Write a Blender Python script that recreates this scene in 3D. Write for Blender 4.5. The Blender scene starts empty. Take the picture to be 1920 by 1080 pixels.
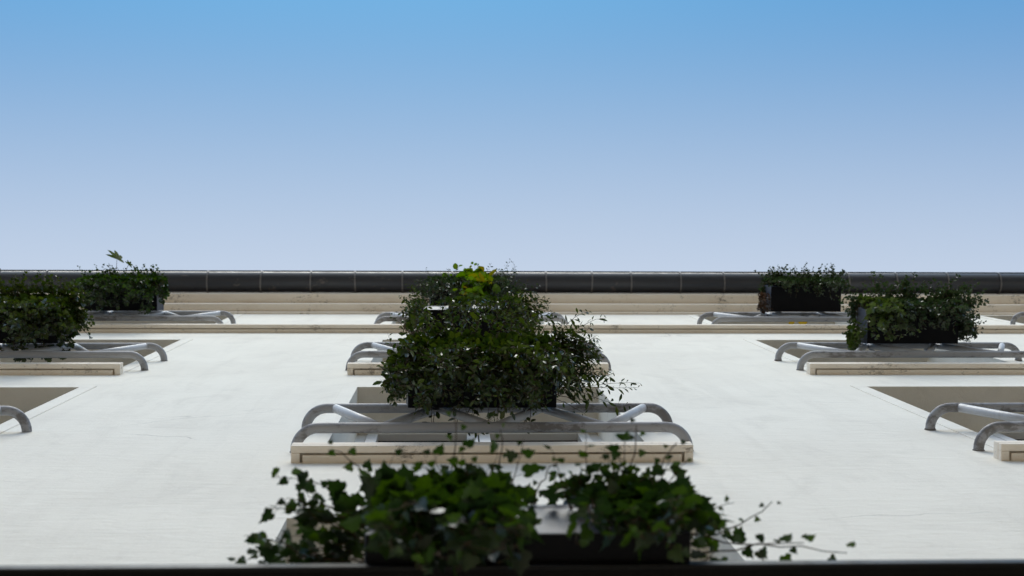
import bpy, math, random
import numpy as np
from mathutils import Vector, Matrix

S = bpy.context.scene
C = S.collection
CZ = 1.6                      # eye height above the pavement; heights "h" below are measured from the eye
F_MM = 50.0

# ------------------------------------------------------------------ camera
cam_d = bpy.data.cameras.new('camera')
cam = bpy.data.objects.new('camera', cam_d)
C.objects.link(cam)
S.camera = cam
cam_d.lens = F_MM
cam_d.sensor_width = 36.0
cam_d.clip_start = 0.02
cam_d.clip_end = 3000.0
fwd = Vector((0.0431, 0.0525, 1.0)).normalized()      # almost straight up, leaning to the wall
right = (Vector((1, 0, 0)) - fwd * fwd.x).normalized()
roll = math.radians(0.12)
up = (-fwd).cross(right).normalized()
r2 = right * math.cos(roll) + up * math.sin(roll)
u2 = (-fwd).cross(r2).normalized()
m = Matrix((r2, u2, -fwd)).transposed().to_4x4()
m.translation = Vector((0.0, -1.0, CZ))
cam.matrix_world = m
cam_d.dof.use_dof = True
cam_d.dof.focus_distance = 7.2
cam_d.dof.aperture_fstop = 4.5
S.render.resolution_x, S.render.resolution_y = 1024, 576

# ------------------------------------------------------------------ sky, sun, exposure
SUN_EL = math.radians(54)
SUN_AZ = math.radians(184)        # from +Y towards +X: a veiled sun in front of the facade
world = bpy.data.worlds.new('World')
S.world = world
world.use_nodes = True
nt = world.node_tree
nt.nodes.clear()
wo = nt.nodes.new('ShaderNodeOutputWorld')
bg = nt.nodes.new('ShaderNodeBackground')
bg.inputs['Strength'].default_value = 0.125
sky = nt.nodes.new('ShaderNodeTexSky')
sky.sky_type = 'NISHITA'
sky.sun_disc = False
sky.sun_elevation = SUN_EL
sky.sun_rotation = SUN_AZ
sky.air_density = 1.0
sky.dust_density = 1.0
sky.ozone_density = 1.0
tc = nt.nodes.new('ShaderNodeTexCoord')
sep = nt.nodes.new('ShaderNodeSeparateXYZ')
nt.links.new(tc.outputs['Generated'], sep.inputs[0])
mr = nt.nodes.new('ShaderNodeMapRange')     # thin bright veil of haze on the sun's side of the sky
mr.interpolation_type = 'SMOOTHERSTEP'
mr.inputs['From Min'].default_value = -0.24
mr.inputs['From Max'].default_value = 0.16
mr.inputs['To Min'].default_value = 0.0
mr.inputs['To Max'].default_value = 0.92
mix = nt.nodes.new('ShaderNodeMix')
mix.data_type = 'RGBA'
mix.inputs['B'].default_value = (3.3, 3.62, 4.15, 1)
nt.links.new(sep.outputs['Y'], mr.inputs['Value'])
nt.links.new(mr.outputs[0], mix.inputs['Factor'])
tint = nt.nodes.new('ShaderNodeMix')           # clean, slightly cyan blue
tint.data_type = 'RGBA'
tint.blend_type = 'MULTIPLY'
zf = nt.nodes.new('ShaderNodeMapRange')        # deepest overhead, whitening towards the horizon
zf.interpolation_type = 'SMOOTHSTEP'
zf.inputs['From Min'].default_value = 0.25
zf.inputs['From Max'].default_value = 0.97
nt.links.new(sep.outputs['Z'], zf.inputs['Value'])
nt.links.new(zf.outputs[0], tint.inputs['Factor'])
tint.inputs['B'].default_value = (0.285, 0.735, 0.90, 1)
nt.links.new(sky.outputs[0], tint.inputs['A'])
nt.links.new(tint.outputs['Result'], mix.inputs['A'])
nt.links.new(mix.outputs['Result'], bg.inputs['Color'])
nt.links.new(bg.outputs[0], wo.inputs['Surface'])

sun_d = bpy.data.lights.new('sun', 'SUN')
sun_d.energy = 1.36
sun_d.angle = math.radians(36)
sun_d.color = (1.0, 0.91, 0.80)
sun = bpy.data.objects.new('sun', sun_d)
C.objects.link(sun)
sdir = Vector((math.sin(SUN_AZ) * math.cos(SUN_EL), math.cos(SUN_AZ) * math.cos(SUN_EL), math.sin(SUN_EL)))
sun.rotation_euler = sdir.to_track_quat('Z', 'Y').to_euler()
sun.location = (-4, -20, 40)

S.view_settings.view_transform = 'Standard'
S.view_settings.look = 'None'
S.view_settings.gamma = 1.0
S.view_settings.use_curve_mapping = False
S.view_settings.exposure = 0.72


# ------------------------------------------------------------------ helpers
class MB:
    def __init__(self):
        self.v, self.f = [], []

    def box(self, x0, x1, e0, e1, h0, h1):
        """box in facade coordinates: x along, e out of the wall, h above the eye"""
        b = len(self.v)
        for h in (h0, h1):
            for (x, e) in ((x0, e1), (x1, e1), (x1, e0), (x0, e0)):
                self.v.append((x, -e, h + CZ))
        for q in ((3, 2, 1, 0), (4, 5, 6, 7), (0, 1, 5, 4), (1, 2, 6, 5), (2, 3, 7, 6), (3, 0, 4, 7)):
            self.f.append(tuple(b + i for i in q))
        return self

    def quad(self, *pts):
        b = len(self.v)
        self.v += [tuple(p) for p in pts]
        self.f.append(tuple(range(b, b + len(pts))))
        return self

    def tube(self, pts, rad, n=12, cap=True):
        pts = [Vector(p) for p in pts]
        rads = rad if isinstance(rad, (list, tuple)) else [rad] * len(pts)
        b = len(self.v)
        ref = None
        for i, p in enumerate(pts):
            t = (pts[min(i + 1, len(pts) - 1)] - pts[max(i - 1, 0)]).normalized()
            if ref is None:
                ref = t.orthogonal().normalized()
            ref = (ref - t * ref.dot(t))
            ref = ref.normalized() if ref.length > 1e-6 else t.orthogonal().normalized()
            bi = t.cross(ref)
            for k in range(n):
                a = 2 * math.pi * k / n
                self.v.append(tuple(p + (ref * math.cos(a) + bi * math.sin(a)) * rads[i]))
        for i in range(len(pts) - 1):
            for k in range(n):
                k2 = (k + 1) % n
                self.f.append((b + i * n + k, b + i * n + k2, b + (i + 1) * n + k2, b + (i + 1) * n + k))
        if cap:
            self.f.append(tuple(b + k for k in reversed(range(n))))
            e = b + (len(pts) - 1) * n
            self.f.append(tuple(e + k for k in range(n)))
        return self

    def mesh(self, name, mat, smooth=False):
        me = bpy.data.meshes.new(name)
        me.from_pydata(self.v, [], self.f)
        me.materials.append(mat)
        if smooth:
            me.polygons.foreach_set('use_smooth', [True] * len(me.polygons))
        me.update()
        return me

    def build(self, name, mat, parent=None, smooth=False):
        return link(name, self.mesh(name, mat, smooth), parent)


def link(name, me, parent=None):
    o = bpy.data.objects.new(name, me)
    C.objects.link(o)
    if parent is not None:
        o.parent = parent
        o.matrix_parent_inverse = parent_inverse(parent)
    return o


def parent_inverse(p):
    mw = p.matrix_basis.copy()
    q = p
    while q.parent is not None:
        mw = q.parent.matrix_basis @ q.matrix_parent_inverse @ mw
        q = q.parent
    return mw.inverted()


def empty(name, loc):
    o = bpy.data.objects.new(name, None)
    C.objects.link(o)
    o.location = loc
    return o


def tag(o, label=None, cat=None, group=None, kind=None):
    for k, v in (('label', label), ('category', cat), ('group', group), ('kind', kind)):
        if v:
            o[k] = v
    return o


def smooth_by_angle(o, ang=40):
    me = o.data
    me.polygons.foreach_set('use_smooth', [True] * len(me.polygons))
    me.set_sharp_from_angle(angle=math.radians(ang))


def bevel(o, w=0.003, seg=2):
    b = o.modifiers.new('bevel', 'BEVEL')
    b.width = w
    b.segments = seg
    b.limit_method = 'ANGLE'
    return o


# ------------------------------------------------------------------ materials
def new_mat(name):
    mt = bpy.data.materials.new(name)
    mt.use_nodes = True
    n = mt.node_tree
    n.nodes.clear()
    out = n.nodes.new('ShaderNodeOutputMaterial')
    p = n.nodes.new('ShaderNodeBsdfPrincipled')
    n.links.new(p.outputs[0], out.inputs['Surface'])
    return mt, n, p, out


def noise(n, vec, scale, detail=4, rough=0.55, dist=0.0):
    t = n.nodes.new('ShaderNodeTexNoise')
    t.inputs['Scale'].default_value = scale
    t.inputs['Detail'].default_value = detail
    t.inputs['Roughness'].default_value = rough
    t.inputs['Distortion'].default_value = dist
    n.links.new(vec, t.inputs['Vector'])
    return t.outputs['Fac']


def ramp(n, val, a, b, lo=0.0, hi=1.0):
    t = n.nodes.new('ShaderNodeMapRange')
    t.inputs['From Min'].default_value = a
    t.inputs['From Max'].default_value = b
    t.inputs['To Min'].default_value = lo
    t.inputs['To Max'].default_value = hi
    n.links.new(val, t.inputs['Value'])
    return t.outputs[0]


def mixc(n, fac, a, b):
    t = n.nodes.new('ShaderNodeMix')
    t.data_type = 'RGBA'
    for sock, val in (('Factor', fac), ('A', a), ('B', b)):
        if isinstance(val, (tuple, float, int)):
            t.inputs[sock].default_value = val if not isinstance(val, tuple) else (*val, 1)
        else:
            n.links.new(val, t.inputs[sock])
    return t.outputs['Result']


def math_(n, op, a, b=None):
    t = n.nodes.new('ShaderNodeMath')
    t.operation = op
    for i, val in enumerate((a, b)):
        if val is None:
            continue
        if isinstance(val, (float, int)):
            t.inputs[i].default_value = val
        else:
            n.links.new(val, t.inputs[i])
    return t.outputs[0]


def position(n, scale=(1, 1, 1)):
    g = n.nodes.new('ShaderNodeNewGeometry')
    mp = n.nodes.new('ShaderNodeMapping')
    mp.inputs['Scale'].default_value = scale
    n.links.new(g.outputs['Position'], mp.inputs['Vector'])
    return mp.outputs[0]


def bump(n, p, h, strength, dist):
    b = n.nodes.new('ShaderNodeBump')
    b.inputs['Strength'].default_value = strength
    b.inputs['Distance'].default_value = dist
    n.links.new(h, b.inputs['Height'])
    n.links.new(b.outputs[0], p.inputs['Normal'])


def stucco(name, base, dirt, cracks=True, amount=0.5, bump_s=0.7):
    mt, n, p, _ = new_mat(name)
    pos = position(n)
    blotch = noise(n, pos, 1.1, 5, 0.6, 0.4)
    streak = noise(n, position(n, (4.0, 4.0, 0.35)), 1.6, 6, 0.65, 0.5)
    smear = noise(n, position(n, (1.3, 1.3, 0.8)), 2.6, 6, 0.7, 0.8)
    trowel = noise(n, position(n, (3.0, 3.0, 9.0)), 2.2, 6, 0.65, 0.6)
    grain = noise(n, pos, 90, 4, 0.7)
    c = mixc(n, ramp(n, blotch, 0.42, 0.75, 0, amount), base, dirt)
    c = mixc(n, ramp(n, streak, 0.50, 0.75, 0, amount * 0.9), c, dirt)
    c = mixc(n, ramp(n, smear, 0.52, 0.72, 0, amount * 0.7), c, tuple(q * 0.86 for q in dirt))
    c = mixc(n, ramp(n, trowel, 0.55, 0.85, 0, amount * 0.6), c, dirt)
    h = math_(n, 'ADD', math_(n, 'MULTIPLY', trowel, 1.4), math_(n, 'MULTIPLY', grain, 0.35))
    if cracks:
        v = n.nodes.new('ShaderNodeTexVoronoi')
        v.feature = 'DISTANCE_TO_EDGE'
        v.inputs['Scale'].default_value = 0.55
        wob = n.nodes.new('ShaderNodeTexNoise')
        wob.inputs['Scale'].default_value = 3.0
        wob.inputs['Detail'].default_value = 6
        n.links.new(pos, wob.inputs['Vector'])
        add = n.nodes.new('ShaderNodeVectorMath')
        add.operation = 'MULTIPLY_ADD'
        n.links.new(wob.outputs['Color'], add.inputs[0])
        add.inputs[1].default_value = (0.22, 0.22, 0.22)
        n.links.new(position(n, (0.45, 1, 1.3)), add.inputs[2])
        n.links.new(add.outputs[0], v.inputs['Vector'])
        line = ramp(n, v.outputs['Distance'], 0.0, 0.0032, 1, 0)
        sparse = ramp(n, noise(n, pos, 0.9, 3), 0.54, 0.66, 0, 0.6)
        crack = math_(n, 'MULTIPLY', line, sparse)
        c = mixc(n, crack, c, (0.20, 0.19, 0.18))
        h = math_(n, 'SUBTRACT', h, crack)
    n.links.new(c, p.inputs['Base Color'])
    p.inputs['Roughness'].default_value = 0.88
    p.inputs['Specular IOR Level'].default_value = 0.25
    bump(n, p, h, bump_s, 0.006)
    return mt


def mouldy(name, base, dirt):
    """painted stone trim with dirt specks and brown staining"""
    mt, n, p, _ = new_mat(name)
    pos = position(n)
    st = noise(n, position(n, (1.0, 2.0, 2.0)), 4.0, 6, 0.65, 0.3)
    sp = noise(n, position(n, (1.0, 1.6, 1.6)), 26, 5, 0.75)
    c = mixc(n, ramp(n, st, 0.45, 0.8, 0, 0.5), base, dirt)
    c = mixc(n, ramp(n, math_(n, 'MULTIPLY', sp, noise(n, pos, 3.2, 4)), 0.31, 0.42, 0, 0.7), c, (0.10, 0.075, 0.055))
    n.links.new(c, p.inputs['Base Color'])
    p.inputs['Roughness'].default_value = 0.85
    p.inputs['Specular IOR Level'].default_value = 0.25
    bump(n, p, noise(n, pos, 45, 6, 0.7), 0.5, 0.004)
    return mt


def worn_metal(name, base, spot, rough, spot_lo, spot_hi, metallic=0.0, spot_scale=22.0, amount=0.8):
    mt, n, p, _ = new_mat(name)
    pos = position(n)
    a = noise(n, position(n, (0.55, 1, 1)), spot_scale, 6, 0.72, 0.4)
    b = noise(n, pos, 2.3, 4, 0.6)
    c = mixc(n, ramp(n, b, 0.35, 0.7, 0, 0.35), base, tuple(x * 0.62 for x in base))
    msk = ramp(n, math_(n, 'MULTIPLY', a, b), spot_lo, spot_hi, 0, amount)
    c = mixc(n, msk, c, spot)
    n.links.new(c, p.inputs['Base Color'])
    p.inputs['Metallic'].default_value = metallic
    n.links.new(ramp(n, a, 0.3, 0.7, rough - 0.07, rough + 0.16), p.inputs['Roughness'])
    bump(n, p, a, 0.25, 0.0015)
    return mt


def leaf_mat(name, cols, rough=0.38, trans=0.22, spec=0.5):
    mt, n, p, out = new_mat(name)
    g = n.nodes.new('ShaderNodeNewGeometry')
    oi = n.nodes.new('ShaderNodeObjectInfo')
    r = math_(n, 'FRACT', math_(n, 'ADD', g.outputs['Random Per Island'], oi.outputs['Random']))
    cr = n.nodes.new('ShaderNodeValToRGB')
    el = cr.color_ramp.elements
    el[0].position, el[0].color = 0.0, (*cols[0], 1)
    el[1].position, el[1].color = 1.0, (*cols[-1], 1)
    for i, c in enumerate(cols[1:-1], 1):
        e = el.new(i / (len(cols) - 1))
        e.color = (*c, 1)
    n.links.new(r, cr.inputs[0])
    vein = noise(n, position(n), 130, 3)
    col = mixc(n, ramp(n, vein, 0.35, 0.7, 0, 0.35), cr.outputs[0], tuple(x * 0.55 for x in cols[0]))
    n.links.new(col, p.inputs['Base Color'])
    p.inputs['Roughness'].default_value = rough
    p.inputs['Specular IOR Level'].default_value = spec
    tr = n.nodes.new('ShaderNodeBsdfTranslucent')
    hs = n.nodes.new('ShaderNodeHueSaturation')
    hs.inputs['Value'].default_value = 2.2
    hs.inputs['Saturation'].default_value = 1.15
    hs.inputs['Hue'].default_value = 0.485
    n.links.new(col, hs.inputs['Color'])
    n.links.new(hs.outputs[0], tr.inputs['Color'])
    mx = n.nodes.new('ShaderNodeMixShader')
    mx.inputs[0].default_value = trans
    n.links.new(p.outputs[0], mx.inputs[1])
    n.links.new(tr.outputs[0], mx.inputs[2])
    n.links.new(mx.outputs[0], out.inputs['Surface'])
    return mt


def plain(name, col, rough, spec=0.5, metallic=0.0, nscale=30, var=0.25, b=0.1):
    mt, n, p, _ = new_mat(name)
    pos = position(n)
    a = noise(n, pos, nscale, 4, 0.6)
    c = mixc(n, ramp(n, a, 0.3, 0.75, 0, var), col, tuple(x * 0.5 for x in col))
    n.links.new(c, p.inputs['Base Color'])
    n.links.new(ramp(n, a, 0.2, 0.8, rough * 0.85, min(1, rough * 1.2)), p.inputs['Roughness'])
    p.inputs['Specular IOR Level'].default_value = spec
    p.inputs['Metallic'].default_value = metallic
    if b:
        bump(n, p, a, b, 0.002)
    return mt


M = {}
M['wall'] = stucco('white_stucco', (0.82, 0.785, 0.70), (0.675, 0.64, 0.57))
M['trim'] = mouldy('cream_stone_paint', (0.86, 0.785, 0.68), (0.66, 0.55, 0.43))
M['surround'] = stucco('surround_paint', (0.84, 0.805, 0.72), (0.67, 0.635, 0.57), cracks=False)
M['rail'] = worn_metal('grey_rail_paint', (0.33, 0.335, 0.355), (0.08, 0.065, 0.055), 0.55, 0.27, 0.335, amount=0.65)
M['strut'] = worn_metal('pale_strut_paint', (0.46, 0.465, 0.48), (0.25, 0.23, 0.21), 0.42, 0.33, 0.42, amount=0.5)
M['gutter'] = worn_metal('dark_zinc', (0.032, 0.036, 0.047), (0.20, 0.17, 0.14), 0.36, 0.335, 0.42, 0.0, 14.0, 0.5)
M['lip'] = plain('tarred_lip', (0.008, 0.009, 0.011), 0.9, 0.05)
M['bracket'] = plain('bracket_zinc', (0.16, 0.155, 0.16), 0.5, nscale=40, var=0.7)
M['roof'] = plain('roof_slate', (0.09, 0.085, 0.09), 0.7, nscale=6)
M['planter'] = plain('underside_shade_black', (0.003, 0.0033, 0.005), 0.5, 0.12, nscale=14, var=0.3, b=0.05)  # near-black carries the deep shade under the troughs
M['trough'] = plain('grey_planter', (0.075, 0.085, 0.115), 0.45, 0.38, nscale=10, var=0.35, b=0.05)
M['canopy'] = plain('black_steel', (0.004, 0.004, 0.0045), 0.45, 0.25, nscale=20)
M['facing'] = plain('added_house_stone', (0.30, 0.27, 0.23), 0.9, 0.2, nscale=3)
M['soil'] = plain('potting_soil', (0.035, 0.025, 0.018), 0.95, 0.2, nscale=60, b=0.6)
M['sealant'] = plain('old_sealant', (0.20, 0.18, 0.165), 0.8, 0.2, nscale=90, var=0.6)
M['frame'] = plain('white_frame_paint', (0.74, 0.74, 0.73), 0.45, nscale=18, var=0.12)
M['glass'] = plain('dark_window_glass', (0.003, 0.004, 0.005), 0.12, 0.005, nscale=2, b=0.0)
M['pavement'] = stucco('pale_stone_paving', (0.47, 0.38, 0.28), (0.36, 0.29, 0.215), cracks=False)
M['stem'] = plain('woody_stem', (0.075, 0.05, 0.03), 0.8, 0.2, nscale=80)
M['ivy'] = leaf_mat('ivy_green', [(0.006, 0.014, 0.004), (0.010, 0.024, 0.005), (0.026, 0.054, 0.007), (0.008, 0.018, 0.006)], 0.38, 0.32, 0.5)
M['dark_leaf'] = leaf_mat('dark_small_green', [(0.010, 0.020, 0.004), (0.018, 0.034, 0.006), (0.042, 0.060, 0.010), (0.013, 0.029, 0.006)], 0.30, 0.27, 0.5)
M['light_leaf'] = leaf_mat('light_green', [(0.025, 0.046, 0.008), (0.040, 0.064, 0.012), (0.052, 0.072, 0.020)], 0.38, 0.25, 0.45)
M['grey_leaf'] = leaf_mat('grey_green', [(0.012, 0.026, 0.009), (0.024, 0.044, 0.014), (0.034, 0.048, 0.020)], 0.36, 0.22, 0.45)
M['lime_leaf'] = leaf_mat('lime_green', [(0.040, 0.095, 0.008), (0.060, 0.120, 0.010), (0.075, 0.130, 0.012), (0.050, 0.105, 0.010), (0.065, 0.118, 0.012), (0.15, 0.115, 0.012)], 0.45, 0.38)
M['brown_leaf'] = leaf_mat('brown_leaf', [(0.0400, 0.0224, 0.0112), (0.0600, 0.0320, 0.0160), (0.0280, 0.0240, 0.0120)], 0.5, 0.2)
M['yellow_leaf'] = leaf_mat('yellow_leaf', [(0.42, 0.30, 0.01), (0.48, 0.33, 0.01)], 0.5, 0.4)

# ------------------------------------------------------------------ ground
g = MB().quad((-600, -600, 0), (600, -600, 0), (600, 600, 0), (-600, 600, 0)).build('pavement', M['pavement'])
tag(g, kind='structure')

# ------------------------------------------------------------------ apartment building
XA, XB, DEEP = -12.0, 14.0, 11.0
COLS = [-5.9, -2.797, 0.158, 3.11, 5.97]
HALF = 0.69
ROWS = [(2.70, 4.62), (5.755, 8.13), (8.85, 11.18), (11.935, 13.92)]     # opening bottom / top
SILLS = [None, 5.67, 8.77, 11.85]
TOP = 14.10
REV = 0.27

bld = empty('apartment_building', (0, 0, 0))
tag(bld, 'white stucco apartment building with cream sills and dark gutter', 'building')

w = MB()
xs = sorted({XA, XB} | {c - HALF for c in COLS} | {c + HALF for c in COLS})
hs = sorted({-CZ, TOP + 0.5} | {r for q in ROWS for r in q})


def is_open(x, h):
    return any(abs(x - c) < HALF for c in COLS) and any(a < h < b for a, b in ROWS)


for i in range(len(xs) - 1):
    for j in range(len(hs) - 1):
        if not is_open((xs[i] + xs[i + 1]) / 2, (hs[j] + hs[j + 1]) / 2):
            w.quad((xs[i], 0, hs[j] + CZ), (xs[i + 1], 0, hs[j] + CZ), (xs[i + 1], 0, hs[j + 1] + CZ), (xs[i], 0, hs[j + 1] + CZ))
D2 = REV + 0.12
for c in COLS:
    for a, b in ROWS:
        x0, x1, a2, b2 = c - HALF, c + HALF, a + CZ, b + CZ
        w.quad((x0, 0, a2), (x0, 0, b2), (x0, D2, b2), (x0, D2, a2))
        w.quad((x1, 0, b2), (x1, 0, a2), (x1, D2, a2), (x1, D2, b2))
        w.quad((x0, 0, b2), (x1, 0, b2), (x1, D2, b2), (x0, D2, b2))
        w.quad((x1, 0, a2), (x0, 0, a2), (x0, D2, a2), (x1, D2, a2))
zt = TOP + 0.5 + CZ
w.quad((XA, 0, 0), (XA, 0, zt), (XA, DEEP, zt), (XA, DEEP, 0))
w.quad((XB, 0, zt), (XB, 0, 0), (XB, DEEP, 0), (XB, DEEP, zt))
w.quad((XB, DEEP, 0), (XA, DEEP, 0), (XA, DEEP, zt), (XB, DEEP, zt))
w.build('wall', M['wall'], bld)

# roof: shallow double pitch behind the gutter
r = MB()
e0, hr, zr = 0.24, TOP + 0.56, 3.4
prof = [(-e0, hr), (DEEP / 2, hr + zr), (DEEP + e0, hr), (DEEP + e0, hr - 0.12), (DEEP / 2, hr + zr - 0.14), (-e0, hr - 0.12 + 0.09)]
b0 = len(r.v)
for x in (XA - 0.2, XB + 0.2):
    for (y, h) in prof:
        r.v.append((x, y, h + CZ))
k = len(prof)
for i in range(k):
    j = (i + 1) % k
    r.f.append((i, j, k + j, k + i))
r.f.append(tuple(reversed(range(k))))
r.f.append(tuple(range(k, 2 * k)))
r.build('roof', M['roof'], bld)

# cornice in two steps under the eaves
cn = MB()
cn.box(XA - .05, XB + .05, -0.02, 0.022, TOP - 0.055, TOP + 0.02)
cn.box(XA - .05, XB + .05, -0.02, 0.098, TOP + 0.0205, TOP + 0.16)
cn.box(XA - .05, XB + .05, -0.02, 0.188, TOP + 0.1605, TOP + 0.42)
bevel(cn.build('cornice', M['trim'], bld), 0.006)

# gutter: half-round trough with a rolled lip, hung on straps
GE, GH, GR = 0.297, TOP + 0.40, 0.105
gt = MB()
nseg, nx = 18, 44
ring = []
for k in range(nseg + 1):
    a = math.pi + math.pi * k / nseg
    ring.append((GE - GR * math.cos(a), GH + GR * math.sin(a)))
inner = [(GE + (e - GE) * 0.97, GH + (h - GH) * 0.97) for e, h in reversed(ring)]
loop = ring + inner
rg = random.Random(5)
sag = [rg.uniform(-0.006, 0.006) for _ in range(nx + 1)]
for i in range(nx + 1):
    x = XA - 0.1 + (XB - XA + 0.2) * i / nx
    for e, h in loop:
        gt.v.append((x, -e, h + CZ + sag[i]))
k = len(loop)
for i in range(nx):
    for j in range(k):
        j2 = (j + 1) % k
        gt.f.append((i * k + j, i * k + j2, (i + 1) * k + j2, (i + 1) * k + j))
gt.f.append(tuple(range(k)))
gt.f.append(tuple(nx * k + j for j in reversed(range(k))))
lip_pts = [(XA - 0.1 + (XB - XA + 0.2) * i / nx, -(GE + GR + 0.001), GH + CZ + 0.003 + sag[i]) for i in range(nx + 1)]
gut = gt.build('gutter', M['gutter'], bld)
smooth_by_angle(gut, 50)
MB().tube(lip_pts, 0.009, 8).build('lip', M['lip'], gut, True)

st = MB()
pr = [(GE - (GR + 0.005) * math.cos(math.pi + math.pi * k / 14), GH + (GR + 0.005) * math.sin(math.pi + math.pi * k / 14)) for k in range(15)]
for k, (e, h) in enumerate(pr):
    st.v += [(-0.008, -e, h), (0.008, -e, h)]
    if k:
        q = 2 * k
        st.f.append((q - 2, q - 1, q + 1, q))
st.box(-0.009, 0.009, 0.17, GE - GR + .002, GH - CZ - 0.02, GH - CZ + 0.02)
st_me = st.mesh('bracket', M['bracket'])
px_marks = [-75, 12, 97, 200, 295, 392, 490, 583, 668, 755, 850, 935, 1025, 1109, 1185, 1278, 1362, 1450, 1520, 1600, 1690, 1790, 1890, 1985]
for px in px_marks:
    o = bpy.data.objects.new('bracket', st_me)
    C.objects.link(o)
    o.parent = gut
    x = (px - 845) * (GH - 0.05) / 2667.0
    o.location = (x, 0, CZ + rg.uniform(-0.002, 0.002))
    o.rotation_euler = (0, 0, rg.uniform(-0.03, 0.03))
    sd = o.modifiers.new('thick', 'SOLIDIFY')
    sd.thickness = 0.004


def sill_boxes(mb, x0, x1, h, ends=True):
    P, T, R = 0.07, 0.082, 0.034
    mb.box(x0, x1, -0.02, P, h + R, h + T)
    q = 0.046 if ends else 0.0
    mb.box(x0 + .0006, x1 - .0006, 0.040, P - 0.0008, h, h + R + 0.0005)
    mb.box(x0 + q, x1 - q, -0.01, 0.0305, h + 0.005, h + R + 0.0005)
    if ends:
        mb.box(x0 + 0.0008, x0 + q - .010, -0.01, 0.0397, h + 0.0006, h + R + 0.0005)
        mb.box(x1 - q + .010, x1 - 0.0008, -0.01, 0.0397, h + 0.0006, h + R + 0.0005)


# string course that carries the top-storey windows
sc = MB()
sill_boxes(sc, XA - .03, XB + .03, SILLS[3], ends=False)
bevel(sc.build('string_course', M['trim'], bld), 0.004)

# one sill, one window and one guard, then copies
ml = MB(); sill_boxes(ml, -0.81, 0.81, 0.0)
sill_me = ml.mesh('window_sill', M['trim'])

for ci, c in enumerate(COLS):
    for ri in (1, 2):
        o = link('window_sill', sill_me, bld)
        o.location = (c + (0.0, -0.035, 0.014, -0.055, -0.05)[ci], 0, SILLS[ri])
        bevel(o, 0.003)


def window_parts(a, b):
    hgt = b - a
    fr = MB()
    y0, y1 = -REV - 0.07, -REV
    fw = 0.055
    fr.box(-HALF - .01, -HALF + fw, y0, y1, a, b + .01)
    fr.box(HALF - fw, HALF + .01, y0, y1, a, b + .01)
    fr.box(-HALF + fw, HALF - fw, y0, y1, b - .022, b + .01)
    fr.box(-HALF + fw, HALF - fw, y0, y1, a - .01, a + fw)
    frame = fr.mesh('window', M['frame'])
    sashes, panes = [], []
    for s in (-1, 1):
        x0, x1 = (-HALF + fw + .004, -0.004) if s < 0 else (0.004, HALF - fw - .004)
        t0, t1 = a + fw + .004, b - .022 - .004
        sw = 0.062
        sm = MB()
        sy0, sy1 = y0 + .008, y1 + 0.012
        sm.box(x0, x0 + sw, sy0, sy1, t0, t1)
        sm.box(x1 - sw, x1, sy0, sy1, t0, t1)
        sm.box(x0 + sw, x1 - sw, sy0, sy1, t1 - .03, t1)
        sm.box(x0 + sw, x1 - sw, sy0, sy1, t0, t0 + sw * 1.6)
        sashes.append(sm.mesh('sash', M['frame']))
        pm = MB()
        pm.box(x0 + sw - .01, x1 - sw + .01, y0 + .03, y0 + .042, t0 + sw * 1.6 - .01, t1 - .03 + .008)
        panes.append(pm.mesh('pane', M['glass']))
    sur = MB()
    bw, pr_ = 0.085, 0.0045
    for s in (-1, 1):
        xa, xb = sorted((s * (HALF + 0.0), s * (HALF + bw)))
        sur.box(xa, xb, -0.004, pr_, a + 0.0, b)
    sur.box(-HALF - bw, HALF + bw, -0.004, pr_, b + .0005, b + bw * .75)
    return frame, sashes, panes, sur.mesh('surround', M['surround'])


for (a, b) in ROWS:
    fr, sa, pa, su = window_parts(a, b)
    for c in COLS:
        wnd = link('window', fr, bld)
        wnd.location = (c, 0, 0)
        bevel(wnd, 0.004)
        for nm, me in [('sash', sa[0]), ('sash', sa[1]), ('pane', pa[0]), ('pane', pa[1]), ('surround', su)]:
            o = bpy.data.objects.new(nm, me)
            C.objects.link(o)
            o.parent = wnd
            if nm != 'pane':
                bevel(o, 0.003)

# tubular window guards: two bent rails with a zigzag between
RE, TR = 0.100, 0.0225
GX0, GX1 = -0.82, 0.83
LOW, HIGH = 0.265, 0.84


def bent_rail(x0, x1, h, lift=0.0):
    R = 0.094
    pts = []
    for s in (0, 1):
        seg = [(x0 if s == 0 else x1, -0.01)]
        sx = 1 if s == 0 else -1
        xx = x0 if s == 0 else x1
        for k in range(11):
            a = math.pi / 2 * k / 10
            seg.append((xx + sx * R * (1 - math.cos(a)), RE - R + R * math.sin(a)))
        pts.append(seg)
    path = pts[0] + list(reversed(pts[1]))
    return [(x, -e, h) for x, e in path]


gm = MB()
gm.tube(bent_rail(GX0 - 0.0, GX1, LOW), TR, 16)
gm.tube(bent_rail(GX0 - 0.012, GX1 + 0.008, HIGH), TR, 16)
guard_me = gm.mesh('window_guard', M['rail'], True)
nodes = [-0.70 + 1.42 * k / 6 for k in range(7)]
strut_me = []
for k in range(6):
    ha, hb = (HIGH, LOW) if k % 2 == 0 else (LOW, HIGH)
    s = MB()
    A, B = Vector((nodes[k], -RE, ha)), Vector((nodes[k + 1], -RE, hb))
    d = (B - A).normalized()
    s.tube([A + d * 0.012, B - d * 0.012], 0.0205, 14)
    strut_me.append(s.mesh('strut', M['strut'], True))
fm = MB().tube([(0, 0.004, 0), (0, -0.0025, 0)], [0.027, 0.0245], 16)
foot_me = fm.mesh('foot_ring', M['sealant'], False)
feet = [(GX0, LOW), (GX1, LOW), (GX0 - 0.012, HIGH), (GX1 + 0.008, HIGH)]
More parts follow.
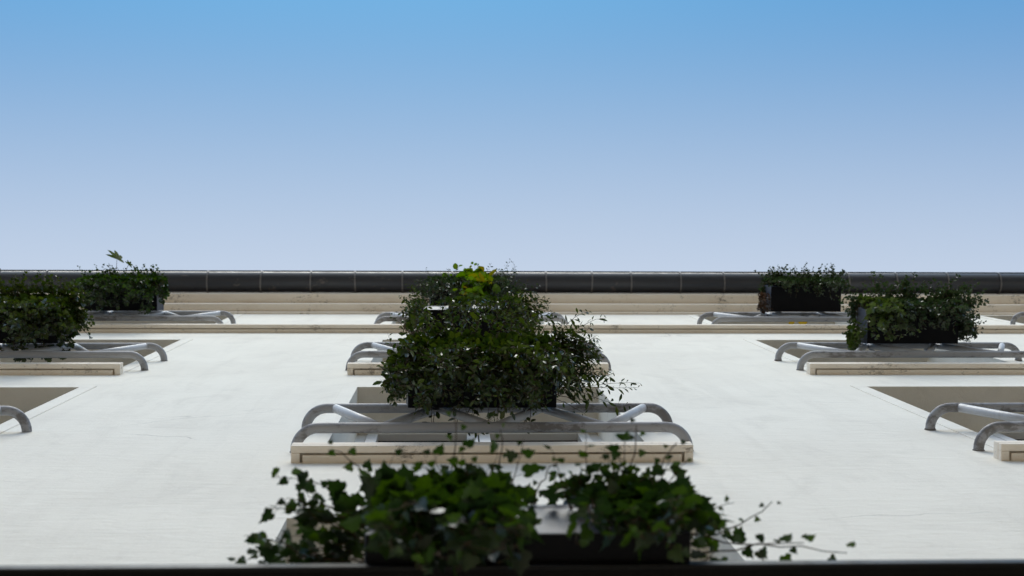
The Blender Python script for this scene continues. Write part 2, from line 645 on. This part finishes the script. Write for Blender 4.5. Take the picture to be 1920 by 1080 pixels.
for ci, c in enumerate(COLS):
    for ri in (1, 2, 3):
        o = link('window_guard', guard_me, bld)
        dx = {0: 0.03, 1: 0.035, 2: 0.017, 3: -0.04, 4: -0.03}[ci]
        o.location = (c + dx, 0, SILLS[ri] + CZ + rg.uniform(-.008, .008))
        o.rotation_euler = (rg.uniform(-.008, .008), rg.uniform(-.005, .005), 0)
        for me in strut_me:
            q = bpy.data.objects.new('strut', me)
            C.objects.link(q)
            q.parent = o
        for fx_, fh_ in feet:
            q = bpy.data.objects.new('foot_ring', foot_me)
            C.objects.link(q)
            q.parent = o
            q.location = (fx_, 0, fh_)

# ------------------------------------------------------------------ added unseen house row behind the camera, there to shade the lower storeys
fb = empty('added_house_row', (0, -14, 0))
tag(fb, 'unseen stone house row added across the street to shade the facade', 'house')
MB().box(-30, 32, 14, 24, -CZ, 7.6).build('wall', M['facing'], fb)
rf = MB()
rf.v += [(-30.3, -13.7, 7.6 + CZ), (-30.3, -24.3, 7.6 + CZ), (-30.3, -19, 9.4 + CZ), (32.3, -13.7, 7.6 + CZ), (32.3, -24.3, 7.6 + CZ), (32.3, -19, 9.4 + CZ)]
rf.f += [(0, 1, 2), (3, 5, 4), (0, 2, 5, 3), (1, 4, 5, 2), (0, 3, 4, 1)]
rf.build('roof', M['roof'], fb)
fw_me = MB().box(-0.6, 0.6, 13.97, 14.02, -0.9, 0.9).mesh('window', M['glass'])
for k in range(18):
    for hh in (0.4, 3.4, 6.2):
        o = bpy.data.objects.new('window', fw_me)
        C.objects.link(o)
        o.parent = fb
        o.location = (-28 + 3.4 * k, 14, hh)

# ------------------------------------------------------------------ dark steel canopy along the ground floor
cp = empty('steel_canopy', (0.5, 0, 2.5 + CZ))
tag(cp, 'long black steel canopy ledge below the lowest ivy planter', 'canopy')
mb = MB()
CE = 0.343
mb.box(-5.0, 6.0, 0.003, CE - 0.012, 2.634, 2.650)
mb.build('plate', M['canopy'], cp)
mb = MB(); mb.box(-5.0, 6.0, CE - 0.0115, CE, 2.622, 2.6515)
bevel(mb.build('lip', M['canopy'], cp), 0.002)
mb = MB(); mb.box(-4.96, 5.96, 0.003, 0.30, 2.50, 2.6335)
mb.build('soffit', M['canopy'], cp)

# ------------------------------------------------------------------ planters
PH = 0.22
PE0, PE1 = 0.135, 0.375
PL = {
    'c0': (-0.172, 0.468, 2.6525, 'long black planter resting on the steel canopy ledge, filled with ivy', False, 0.03),
    'c1': (-0.20, 0.48, 6.235, 'black planter almost buried in foliage, hanging one storey above the ivy planter', True, 0.0),
    'c2': (-0.19, 0.46, 9.335, 'black planter with pale front strip showing, second above the ivy planter', True, 0.0),
    'c3': (-0.19, 0.46, 12.415, 'black planter under broad lime green leaves, just below the gutter', True, 0.0),
    'r2': (2.76, 3.40, 9.335, 'black planter with bushy plant spilling past both ends on the lower loaded guard', True, 0.0),
    'r3': (2.81, 3.46, 12.415, 'black planter with bare underside and neat low plants along its rim', True, 0.0),
    'l2': (-3.20, -2.54, 9.335, 'black planter wrapped in dense dark ivy, hanging below the string course', True, 0.0),
    'l3': (-3.18, -2.53, 12.415, 'black planter under rounded ivy with a palm shaped leaf shooting out', True, 0.0),
}


def make_planter(key):
    x0, x1, h, label, hang, de = PL[key]
    e0, e1 = PE0 + de, PE1 + de
    cx = (x0 + x1) / 2
    root = empty('planter', (cx, -(e0 + e1) / 2, h + CZ))
    tag(root, label, 'planter', 'black planters on the facade')
    b = MB()
    t = 0.006
    # tapered trough: outer shell, rim, inside
    def rect(dx, de_, hh):
        return [(x0 + dx, -(e1 - de_), hh + CZ), (x1 - dx, -(e1 - de_), hh + CZ), (x1 - dx, -(e0 + de_), hh + CZ), (x0 + dx, -(e0 + de_), hh + CZ)]
    rings = [rect(0.012, 0.008, h + .0005), rect(0.0, 0.0, h + PH), rect(t + .004, t + .004, h + PH), rect(0.018, 0.014, h + 0.03)]
    for rg_ in rings:
        b.v += rg_
    b.f.append((3, 2, 1, 0))
    for q in range(3):
        for i in range(4):
            j = (i + 1) % 4
            b.f.append((q * 4 + i, q * 4 + j, q * 4 + 4 + j, q * 4 + 4 + i))
    b.f.append((12, 13, 14, 15))
    bevel(b.build('trough', M['trough'], root), 0.004, 2)
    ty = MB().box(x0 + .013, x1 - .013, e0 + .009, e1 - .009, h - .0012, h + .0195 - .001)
    ty.build('underside_shade', M['planter'], root)  # thin plate under the grey trough, underside shade put into its colour
    rm = MB()
    for (a0, a1, c0, c1) in ((x0 - .0012, x1 + .0012, e1 - .007, e1 + .0012), (x0 - .0012, x1 + .0012, e0 - .0012, e0 + .007),
                             (x0 - .0012, x0 + .007, e0 + .0071, e1 - .0071), (x1 - .007, x1 + .0012, e0 + .0071, e1 - .0071)):
        rm.box(a0, a1, c0, c1, h + PH - .022, h + PH + .002)
    bevel(rm.build('rim', M['trough'], root), 0.002)
    MB().box(x0 + .014, x1 - .014, e0 + .012, e1 - .012, h + 0.05, h + PH - 0.03).build('soil', M['soil'], root)
    if hang:
        for fx in (0.2, 0.8):
            x = x0 + (x1 - x0) * fx
            hk = MB()
            top = h + PH + 0.078
            hk.box(x - .014, x + .014, 0.1235, 0.1285, h + .03, top)
            hk.box(x - .014, x + .014, 0.074, 0.1285, top + .0002, top + .005)
            hk.box(x - .014, x + .014, 0.071, 0.0755, top - .045, top + .005)
            hk.build('hook', M['rail'], root)
    return root


for key in PL:
    make_planter(key)


# ------------------------------------------------------------------ leaves
def strip_leaf(width, fold=0.25, droop=0.18, taper=(0.0, 0.62, 1.0, 0.66, 0.0)):
    ys = (0.0, 0.2, 0.5, 0.8, 1.0)
    v, f = [], []
    for y, t in zip(ys, taper):
        z = -droop * y * y
        v.append((0, y, z))
        if t > 0:
            v.append((-width * t, y, z + fold * width * t))
            v.append((width * t, y, z + fold * width * t))
    # indices: 0 base, (1,2,3) (4,5,6) (7,8,9), 10 tip
    f += [(0, 1, 2), (0, 3, 1), (10, 8, 7), (10, 7, 9)]
    for a in (1, 4):
        f += [(a, a + 3, a + 4, a + 1), (a, a + 2, a + 5, a + 3)]
    return np.array(v), f


def ivy_leaf():
    o = [(0.0, 0.04), (0.20, -0.10), (0.44, 0.02), (0.50, 0.22), (0.34, 0.36), (0.36, 0.56), (0.16, 0.66), (0.0, 1.0)]
    v = [(0.0, 0.34, -0.03)]
    pts = o + [(-x, y) for x, y in reversed(o[1:-1])]
    for x, y in pts:
        v.append((x, y, 0.20 * abs(x) - 0.22 * max(0, y - 0.3) ** 2 - 0.15 * x * x))
    n = len(pts)
    return np.array(v), [(0, 1 + (i + 1) % n, 1 + i) for i in range(n)]


def palmate_leaf():
    V, Fs = [], []
    bv, bf = strip_leaf(0.17, 0.2, 0.3)
    for a, s in ((-75, 0.75), (-38, 0.92), (0, 1.0), (38, 0.92), (75, 0.75)):
        r_ = math.radians(a)
        off = sum(len(q) for q in V)
        R = np.array([[math.cos(r_), math.sin(r_), 0], [-math.sin(r_), math.cos(r_), 0], [0, 0, 1]])
        V.append((bv * s) @ R.T)
        Fs += [tuple(i + off for i in q) for q in bf]
    return np.concatenate(V), Fs


LEAF = {
    'ivy': ivy_leaf(),
    'oval': strip_leaf(0.24),
    'long': strip_leaf(0.16, 0.3, 0.3),
    'round': strip_leaf(0.42, 0.15, 0.12, (0.0, 0.8, 1.0, 0.78, 0.0)),
    'palm': palmate_leaf(),
}
CAM = np.array([0.0, -1.0, CZ])


def norm(v):
    l = math.sqrt(v[0] * v[0] + v[1] * v[1] + v[2] * v[2])
    return v / l if l > 1e-9 else np.array([0.0, 0.0, 1.0])


def grow_plant(name, label, cat, key, seed, stems, leaf, size, spacing, mat, parts=0, group=None, petiole=0.25,
               filler=0, stem_r=0.0022, extra=()):
    """stems: list of (n, (fx0, fx1), (fe0, fe1), dir (x, e, z), spread, (len0, len1), droop, wander)"""
    x0, x1, h, _, hang, de = PL[key]
    e0, e1 = PE0 + de, PE1 + de
    rnd = np.random.default_rng(seed)
    top = h + PH
    sm = MB()
    mats = []          # leaf matrices
    lo_all = []
    for (n, fx, fe, d0, spread, ln, droop, wander) in stems:
        for _ in range(n):
            p = np.array([x0 + (x1 - x0) * rnd.uniform(*fx), e0 + (e1 - e0) * rnd.uniform(*fe), top - 0.035])
            d = norm(np.array(d0, float) + rnd.normal(0, spread, 3) * np.array([1, 1, 0.35 if d0[2] < 0.08 else 1.0]))
            d[2] = abs(d[2]) * 0.6 + 0.06
            d = norm(d)
            L = rnd.uniform(*ln)
            step = 0.014
            pts = [p.copy()]
            since, side = rnd.uniform(0, spacing), 1
            trav = 0.0
            under = rnd.uniform(0.15, 0.44) if hang else rnd.uniform(0.38, 0.52)
            while trav < L:
                d = d + rnd.normal(0, wander, 3)
                d[2] -= droop * (0.25 + 1.3 * trav / max(L, 1e-3))
                if droop > 0.15:
                    if p[2] < h - 0.015:               # hanging stems sway in and out below the trough
                        d = norm(np.array([d[0] * 0.7, 5.0 * (under - p[1]), -0.9]) + rnd.normal(0, 0.3, 3))
                    elif p[1] > e1 + 0.008 or p[0] < x0 - .012 or p[0] > x1 + .012:
                        d = d * 0.75 + np.array([0, -0.04, -0.38])
                d = norm(d)
                p = p + d * step
                trav += step
                inx = x0 - 0.012 < p[0] < x1 + 0.012
                if inx and e0 - .01 < p[1] < e1 + .012 and h - 0.01 < p[2] < top and trav > 0.04:
                    # slide along the nearest outside face
                    do, dx0, dx1 = e1 + .014 - p[1], p[0] - x0 + .014, x1 + .014 - p[0]
                    dt = top + .004 - p[2]
                    k = min((dt, 0), (do, 1), (dx0, 2), (dx1, 3))[1]
                    if k == 0: p[2] = top + .004; d[2] = max(d[2], 0); d[1] += 0.25
                    elif k == 1: p[1] = e1 + .014; d[1] = max(d[1], 0)
                    elif k == 2: p[0] = x0 - .014; d[0] = min(d[0], 0)
                    else: p[0] = x1 + .014; d[0] = max(d[0], 0)
                    d = norm(d)
                if p[1] < 0.03:
                    p[1] = 0.03
                    d[1] = abs(d[1])
                if hang and p[2] < h and p[1] < 0.15:
                    p[1] = 0.15
                if key == 'c0' and p[2] < 2.662 and p[1] < CE + .015:
                    p[2] = 2.664; d[2] = 0.02; d[1] += .3; d = norm(d)
                pts.append(p.copy())
                since += step
                if since >= spacing and trav > 0.03:
                    since = rnd.uniform(-0.25, 0.25) * spacing
                    side = -side
                    sv = np.cross(d, np.array([0.15, 0.35, 1.0]) + rnd.normal(0, 0.3, 3))
                    sv = norm(sv) * side
                    ld = norm(0.55 * d + 0.85 * sv + np.array([0, 0.10, -0.22]) + rnd.normal(0, 0.28, 3))
                    nr = np.array([0.0, 0.45, 0.9]) + rnd.normal(0, 0.42, 3)
                    nr = norm(nr - ld * float(nr @ ld))
                    fadein = 0.55 + 0.45 * min(1.0, (L - trav) / 0.10)
                    s = size * rnd.choice((0.55, 0.75, 0.9, 1.0, 1.15, 1.4)) * rnd.uniform(0.9, 1.1) * fadein
                    base = p + ld * s * petiole
                    if petiole > 0.2:
                        pa, pb = (p[0], -p[1], p[2] + CZ), (base[0], -base[1], base[2] + CZ)
                        sm.tube([pa, pb], 0.0007, 3, False)
                    mats.append((base, ld, nr, s))
            rr = [max(0.0006, stem_r * (1 - 0.75 * i / len(pts))) for i in range(len(pts))]
            keep = list(range(0, len(pts), 2))
            if keep[-1] != len(pts) - 1: keep.append(len(pts) - 1)
            sm.tube([(pts[i][0], -pts[i][1], pts[i][2] + CZ) for i in keep], [rr[i] for i in keep], 4, False)
    for path, leaves in extra:   # shoots placed one by one
        sm.tube([(a, -b_, c_ + CZ) for a, b_, c_ in path], [stem_r * (1 - 0.6 * i / len(path)) for i in range(len(path))], 5, False)
        for base, ld, nr, sz in leaves:
            ld = norm(np.array(ld, float)); nr = np.array(nr, float)
            mats.append((np.array(base, float), ld, norm(nr - ld * float(nr @ ld)), sz))
    for _ in range(filler):      # short inner leaves that close the heart of the plant
        base = np.array([rnd.uniform(x0 + .01, x1 - .01), rnd.uniform(e0 + .02, e1 + .02), top + abs(rnd.normal(0, .05))])
        ld = norm(np.array([rnd.normal(0, .7), 0.5 + rnd.normal(0, .5), rnd.normal(0, .4)]))
        nr = np.array([0, .4, .9]) + rnd.normal(0, .4, 3)
        nr = norm(nr - ld * float(nr @ ld))
        mats.append((base, ld, nr, size * rnd.uniform(.7, 1.2)))

    # to world
    flip = np.array([1.0, -1.0, 1.0])
    W = []
    for base, ld, nr, s in mats:
        b = base * flip + np.array([0, 0, CZ])
        y = ld * flip
        z = nr * flip
        x = np.cross(y, z)
        W.append((b, np.stack([x, y, z], axis=1) * s, s))
    xs_ = [q[0][0] for q in W]
    loc = (float(np.mean(xs_)), -(e0 + e1) / 2, top - 0.035 + CZ)
    root = empty(name, loc)
    tag(root, label, cat, group)
    T = Vector(loc)
    so = sm.build('stems', M['stem'], root)
    if W:
        dist = [float(np.linalg.norm(q[0] - CAM)) / (q[2] + 0.004) for q in W]
        order = sorted(range(len(W)), key=lambda i: dist[i])
        single = set(order[:parts])
        tv, tf = LEAF[leaf]
        if single:
            me = bpy.data.meshes.new('leaf')
            me.from_pydata([tuple(q) for q in tv], [], tf)
            me.materials.append(M[mat])
            me.polygons.foreach_set('use_smooth', [True] * len(me.polygons))
            for i in order[:parts]:
                b, R, s = W[i]
                o = bpy.data.objects.new('leaf', me)
                C.objects.link(o)
                o.parent = root
                mm = Matrix.Identity(4)
                for a in range(3):
                    for c_ in range(3):
                        mm[a][c_] = R[a][c_]
                    mm[a][3] = b[a] - loc[a]
                o.matrix_basis = mm
        rest = [W[i] for i in order[parts:]]
        if rest:
            allv, allf = [], []
            nv = len(tv)
            for k, (b, R, s) in enumerate(rest):
                allv.append(tv @ R.T + b)
                off = k * nv
                allf += [tuple(j + off for j in q) for q in tf]
            me = bpy.data.meshes.new('foliage')
            me.from_pydata(np.concatenate(allv).tolist(), [], allf)
            me.materials.append(M[mat])
            me.polygons.foreach_set('use_smooth', [True] * len(me.polygons))
            fo = link('foliage', me, root)
            fo['kind'] = 'stuff'
    return root, len(W)


COUNT = 0


def sprig(p0, p1, n, size, seed, bend=0.02):
    """one thin shoot with small alternate leaves that shrink towards its tip"""
    rr = np.random.default_rng(seed)
    p0, p1 = np.array(p0), np.array(p1)
    path, leaves = [], []
    k = 8
    side = norm(np.cross(p1 - p0, np.array([0.0, 0.2, 1.0])))
    for i in range(k + 1):
        t = i / k
        path.append(tuple(p0 + (p1 - p0) * t + side * bend * math.sin(math.pi * t) + rr.normal(0, 0.0025, 3)))
    for i in range(n):
        t = 0.15 + 0.85 * i / max(1, n - 1)
        q = np.array(path[min(k, int(round(t * k)))])
        d = norm(p1 - p0) * 0.5 + side * (1 if i % 2 else -1) * 0.9 + rr.normal(0, 0.25, 3)
        d = norm(d)
        leaves.append((tuple(q + d * size * 0.5), tuple(d), (rr.normal(0, .3), 0.3 + rr.normal(0, .3), 1.0), size * (1.05 - 0.5 * t) * rr.uniform(.8, 1.2)))
    return path, leaves




def P(*a, **k):
    global COUNT
    o, n = grow_plant(*a, **k)
    COUNT += n
    return o


# lowest planter: two ivies
MOUND = (0.07, 0.17)
P('ivy_plant', 'large leaved ivy draping over the long ledge planter, beside its pale front strip', 'ivy', 'c0', 11, [
    (34, (0.0, 0.44), (0.4, 1.0), (-0.05, 0.8, 0.0), 0.30, (0.05, 0.09), 0.16, 0.08),
    (26, (0.08, 0.43), (0.8, 1.0), (0.0, 1.0, 0.0), 0.22, (0.06, 0.13), 0.14, 0.09),
    (48, (0.13, 0.44), (0.8, 1.0), (0.02, 1.0, 0.05), 0.14, (0.30, 0.60), 0.26, 0.08),
    (3, (0.04, 0.10), (0.8, 1.0), (-0.05, 1.0, 0.1), 0.12, (0.18, 0.30), 0.26, 0.08),
    (16, (0.0, 0.10), (0.2, 1.0), (-0.9, 0.35, 0.2), 0.28, (0.10, 0.26), 0.10, 0.10),
    (10, (0.0, 0.03), (0.1, 0.9), (-1.0, 0.15, 0.1), 0.15, (0.16, 0.32), 0.12, 0.07),
    (6, (0.0, 0.44), (0.85, 1.0), (-0.08, 1.0, 0.05), 0.26, (0.11, 0.17), 0.015, 0.07),
], 'ivy', 0.037, 0.0155, 'ivy', parts=300, group='trailing ivy in the planters', petiole=0.45, filler=260, extra=[
    sprig((-0.13, 0.39, 2.86), (-0.245, 0.515, 2.93), 8, 0.026, 1),
    sprig((-0.02, 0.40, 2.87), (0.012, 0.570, 2.98), 7, 0.022, 2, 0.01),
    sprig((0.08, 0.40, 2.87), (0.105, 0.545, 2.96), 6, 0.020, 3, 0.008),
    sprig((0.17, 0.40, 2.87), (0.215, 0.490, 2.90), 7, 0.016, 4, -0.01),
    sprig((-0.17, 0.30, 2.84), (-0.335, 0.375, 2.72), 9, 0.028, 5, -0.02)])
P('ivy_plant', 'bushy small leaved ivy at the far end of the long ledge planter', 'ivy', 'c0', 23, [
    (36, (0.65, 0.97), (0.4, 1.0), (0.0, 0.8, 0.0), 0.30, (0.05, 0.10), 0.14, 0.10),
    (26, (0.65, 0.95), (0.8, 1.0), (0.0, 1.0, 0.0), 0.22, (0.07, 0.14), 0.14, 0.09),
    (44, (0.72, 1.0), (0.7, 1.0), (0.06, 1.0, 0.05), 0.2, (0.22, 0.50), 0.26, 0.08),
    (14, (0.86, 0.97), (0.1, 1.0), (0.7, 0.35, 0.0), 0.25, (0.08, 0.15), 0.12, 0.10),
    (5, (0.60, 0.92), (0.85, 1.0), (0.0, 1.0, 0.05), 0.26, (0.11, 0.17), 0.015, 0.07),
    (4, (0.97, 1.0), (0.1, 0.5), (1.0, 0.12, 0.0), 0.08, (0.16, 0.30), 0.10, 0.05),
], 'ivy', 0.031, 0.0145, 'ivy', parts=300, group='trailing ivy in the planters', petiole=0.45, filler=200, extra=[
    sprig((0.34, 0.40, 2.87), (0.395, 0.560, 2.96), 7, 0.021, 6, 0.008),
    sprig((0.40, 0.40, 2.87), (0.470, 0.525, 2.93), 8, 0.020, 7, -0.01),
    sprig((0.46, 0.33, 2.85), (0.640, 0.430, 2.78), 8, 0.021, 8),
    sprig((0.46, 0.30, 2.84), (0.770, 0.345, 2.70), 9, 0.036, 9, -0.02),
    sprig((0.46, 0.36, 2.85), (0.690, 0.365, 2.72), 9, 0.028, 10)])

# second planter: the dark sprawling mass in the middle
P('trailing_shrub', 'dense dark shrub with small oval leaves hiding the planter above the ivy', 'shrub', 'c1', 31, [
    (80, (0.0, 0.85), (0.4, 1.0), (0.0, 0.9, 0.35), 0.32, (0.12, 0.27), 0.07, 0.10),
    (50, (0.0, 0.85), (0.7, 1.0), (0.0, 1.0, 0.15), 0.28, (0.20, 0.42), 0.20, 0.10),
    (180, (0.0, 0.95), (0.7, 1.0), (0.0, 1.0, 0.1), 0.22, (0.32, 0.90), 0.26, 0.12),
    (16, (0.0, 0.03), (0.3, 1.0), (-0.7, 0.5, 0.1), 0.2, (0.35, 0.60), 0.22, 0.10),
    (34, (0.0, 0.12), (0.1, 1.0), (-0.9, 0.4, 0.15), 0.26, (0.12, 0.34), 0.16, 0.10),
    (7, (0.1, 0.9), (0.0, 0.1), (0.0, -0.5, 0.05), 0.2, (0.34, 0.46), 0.3, 0.09),
], 'oval', 0.034, 0.0135, 'dark_leaf', parts=300, filler=400)
P('trailing_shrub', 'wiry shrub with fine dark leaves reaching sideways over the white wall', 'shrub', 'c1', 37, [
    (40, (0.75, 1.0), (0.1, 1.0), (0.6, 0.6, 0.35), 0.28, (0.12, 0.28), 0.08, 0.09),
    (50, (0.85, 1.0), (0.3, 1.0), (0.9, 0.6, 0.2), 0.24, (0.18, 0.36), 0.11, 0.09),
    (18, (0.93, 1.0), (0.1, 0.8), (1.0, 0.15, 0.25), 0.20, (0.14, 0.28), 0.09, 0.08),
    (3, (0.98, 1.0), (0.1, 0.4), (1.0, 0.0, 0.25), 0.06, (0.36, 0.44), 0.045, 0.04),
    (26, (0.8, 1.0), (0.5, 1.0), (0.35, 0.9, 0.15), 0.25, (0.35, 0.60), 0.22, 0.10),
], 'long', 0.036, 0.0135, 'dark_leaf', parts=300, filler=160)
P('potted_plant', 'lighter green plant hanging in front of the dark shrubs', 'plant', 'c1', 41, [
    (18, (0.66, 0.86), (0.95, 1.0), (0.05, 1.0, 0.1), 0.14, (0.50, 0.78), 0.28, 0.08),
], 'oval', 0.036, 0.0135, 'light_leaf', parts=160)

# third planter
P('trailing_shrub', 'fine leaved olive shrub with glinting leaves, second planter above the ivy', 'shrub', 'c2', 51, [
    (90, (0.0, 1.0), (0.0, 0.8), (0.0, 0.15, 0.9), 0.30, (0.05, 0.12), 0.03, 0.10),
    (44, (0.0, 0.12), (0.1, 1.0), (-0.9, 0.35, 0.2), 0.28, (0.10, 0.26), 0.12, 0.10),
    (50, (0.85, 1.0), (0.1, 1.0), (0.9, 0.4, 0.2), 0.28, (0.14, 0.32), 0.11, 0.10),
    (20, (0.26, 0.42), (0.8, 1.0), (0.0, 1.0, 0.1), 0.2, (0.2, 0.7), 0.22, 0.09),
    (26, (0.35, 0.95), (0.9, 1.0), (0.0, 1.0, 0.05), 0.12, (0.35, 0.85), 0.30, 0.10),
    (30, (0.82, 1.0), (0.8, 1.0), (0.1, 1.0, 0.1), 0.2, (0.40, 0.95), 0.26, 0.10),
    (24, (0.0, 0.03), (0.5, 1.0), (-0.4, 1.0, 0.1), 0.2, (0.40, 0.95), 0.26, 0.10),
], 'oval', 0.030, 0.014, 'dark_leaf', parts=0, filler=300)
P('ivy_sprig', 'thin dark sprig trailing beside the middle guard rails', 'plant', 'c2', 57, [
    (4, (0.0, 0.03), (0.0, 0.3), (-0.8, 0.0, 0.1), 0.10, (0.34, 0.48), 0.22, 0.07),
], 'round', 0.026, 0.012, 'brown_leaf')

# top planter of the middle column
P('trailing_shrub', 'grey green shrub with tiny leaves below the gutter, in the middle column', 'shrub', 'c3', 61, [
    (60, (0.0, 1.0), (0.2, 1.0), (0.0, 0.7, 0.5), 0.35, (0.08, 0.20), 0.07, 0.10),
    (36, (0.0, 0.12), (0.1, 1.0), (-0.8, 0.4, 0.2), 0.28, (0.10, 0.20), 0.12, 0.10),
    (44, (0.85, 1.0), (0.1, 1.0), (0.9, 0.5, 0.3), 0.28, (0.12, 0.32), 0.08, 0.10),
    (90, (0.0, 0.52), (0.8, 1.0), (0.0, 1.0, 0.1), 0.2, (0.3, 0.8), 0.25, 0.10),
    (50, (0.86, 1.0), (0.8, 1.0), (0.1, 1.0, 0.1), 0.2, (0.3, 0.8), 0.25, 0.10),
    (5, (0.5, 1.0), (0.6, 1.0), (0.3, 1.0, 0.6), 0.30, (0.22, 0.30), 0.01, 0.06),
], 'oval', 0.028, 0.014, 'grey_leaf', filler=250)
P('broadleaf_plant', 'lime green plant with broad rounded leaves, one turning yellow', 'plant', 'c3', 67, [
    (30, (0.52, 0.80), (0.95, 1.0), (0.0, 1.0, 0.0), 0.10, (0.30, 0.85), 0.30, 0.05),
    (7, (0.15, 0.75), (0.8, 1.0), (0.0, 1.0, 0.3), 0.22, (0.13, 0.19), 0.04, 0.05),
], 'round', 0.068, 0.038, 'lime_leaf', parts=150, petiole=0.3)

# right-hand column
P('trailing_shrub', 'loose bushy plant spilling past both ends of its planter, below the string course', 'shrub', 'r2', 71, [
    (130, (0.0, 1.0), (0.2, 1.0), (0.0, 0.85, 0.4), 0.33, (0.12, 0.30), 0.06, 0.10),
    (150, (0.05, 1.0), (0.8, 1.0), (0.0, 1.0, 0.15), 0.25, (0.20, 0.62), 0.22, 0.10),
    (16, (0.0, 0.1), (0.1, 1.0), (-0.8, 0.4, 0.2), 0.28, (0.08, 0.18), 0.12, 0.10),
    (60, (0.8, 1.0), (0.2, 1.0), (0.9, 0.5, 0.25), 0.28, (0.14, 0.36), 0.10, 0.10),
    (26, (0.9, 1.0), (0.1, 1.0), (0.9, 0.3, 0.1), 0.22, (0.25, 0.45), 0.20, 0.10),
    (9, (0.3, 1.0), (0.6, 1.0), (0.2, 1.0, 0.6), 0.25, (0.22, 0.32), 0.01, 0.07),
], 'ivy', 0.027, 0.0135, 'grey_leaf', filler=300)
P('ivy_sprig', 'pale green ivy clump curling under the corner of the bushy planter', 'ivy', 'r2', 73, [
    (18, (0.0, 0.22), (0.9, 1.0), (-0.1, 1.0, 0.1), 0.2, (0.40, 0.80), 0.26, 0.09),
    (12, (0.0, 0.03), (0.0, 0.6), (-1.0, 0.0, 0.1), 0.15, (0.20, 0.40), 0.22, 0.09),
], 'ivy', 0.034, 0.014, 'light_leaf', group='trailing ivy in the planters')
P('low_shrub', 'low even row of small leaved plants capping the bare black planter', 'shrub', 'r3', 81, [
    (150, (0.0, 1.0), (0.4, 1.0), (0.0, 0.9, 0.4), 0.28, (0.12, 0.22), 0.07, 0.10),
    (150, (-0.02, 1.03), (0.8, 1.0), (0.0, 1.0, 0.2), 0.22, (0.14, 0.36), 0.20, 0.08),
    (50, (0.1, 0.95), (0.9, 1.0), (0.0, 1.0, 0.1), 0.16, (0.28, 0.50), 0.25, 0.08),
    (20, (0.88, 1.0), (0.5, 1.0), (0.6, 0.7, 0.3), 0.22, (0.10, 0.22), 0.12, 0.10),
], 'ivy', 0.026, 0.014, 'grey_leaf', filler=250)
P('dry_sprig', 'withered brown sprig hanging off the end of the bare black planter', 'plant', 'r3', 83, [
    (20, (0.0, 0.02), (0.1, 0.7), (-1.0, 0.0, 0.1), 0.12, (0.22, 0.40), 0.24, 0.08),
], 'round', 0.026, 0.013, 'brown_leaf')
P('yellow_leaf_shoot', 'two yellow leaves dangling under the guard of the bare black planter', 'plant', 'r3', 89, [],
  'round', 0.062, 0.30, 'yellow_leaf', parts=4, stem_r=0.0015, extra=[
    ([(3.08, 0.17, 12.60), (3.08, 0.14, 12.74), (3.08, 0.07, 12.76), (3.08, 0.052, 12.60), (3.08, 0.05, 12.53)], [
        ((3.07, 0.055, 12.53), (-0.9, -0.25, -0.25), (-0.1, 0.3, 1.0), 0.075),
        ((3.09, 0.055, 12.53), (0.95, -0.15, -0.15), (0.1, 0.4, 0.9), 0.088)])])

# left-hand column
P('ivy_plant', 'thick rounded dark ivy covering the planter below the string course', 'ivy', 'l2', 91, [
    (180, (0.0, 1.0), (0.3, 1.0), (0.0, 0.95, 0.3), 0.30, (0.10, 0.28), 0.06, 0.10),
    (70, (0.85, 1.0), (0.2, 1.0), (0.9, 0.5, 0.1), 0.25, (0.10, 0.24), 0.10, 0.10),
    (130, (0.82, 1.0), (0.2, 1.0), (0.8, 0.6, 0.2), 0.26, (0.22, 0.62), 0.16, 0.10),
    (130, (0.0, 1.0), (0.8, 1.0), (0.0, 1.0, 0.1), 0.25, (0.30, 0.95), 0.24, 0.10),
    (18, (0.2, 1.0), (0.0, 0.1), (0.0, -0.4, 0.1), 0.25, (0.34, 0.48), 0.25, 0.09),
], 'ivy', 0.029, 0.0135, 'dark_leaf', filler=350, group='trailing ivy in the planters')
P('ivy_plant', 'rounded ivy mound over the planter just below the gutter', 'ivy', 'l3', 95, [
    (150, (0.0, 1.0), (0.2, 1.0), (-0.03, 0.85, 0.25), 0.28, (0.10, 0.20), 0.06, 0.10),
    (90, (0.80, 1.0), (0.3, 1.0), (0.35, 0.8, 0.1), 0.2, (0.14, 0.36), 0.17, 0.09),
    (150, (0.0, 1.0), (0.8, 1.0), (0.0, 1.0, 0.1), 0.25, (0.25, 0.95), 0.24, 0.10),
], 'ivy', 0.029, 0.0135, 'ivy', filler=350, group='trailing ivy in the planters')
P('palmate_seedling', 'thin seedling with a five fingered leaf standing out against the sky', 'plant', 'l3', 97, [],
  'palm', 0.11, 0.33, 'light_leaf', parts=6, stem_r=0.003, extra=[
    ([(-2.96, 0.33, 12.60), (-2.965, 0.42, 12.70), (-2.975, 0.51, 12.80), (-2.99, 0.575, 12.88)], [
        ((-2.99, 0.575, 12.88), (0.10, 0.45, -0.35), (0.15, -0.25, 1.0), 0.135)]),
    ([(-2.90, 0.33, 12.60), (-2.885, 0.45, 12.70), (-2.86, 0.53, 12.76)], [
        ((-2.86, 0.53, 12.76), (0.4, 0.4, -0.3), (0.2, 0.3, 1.0), 0.06)])])
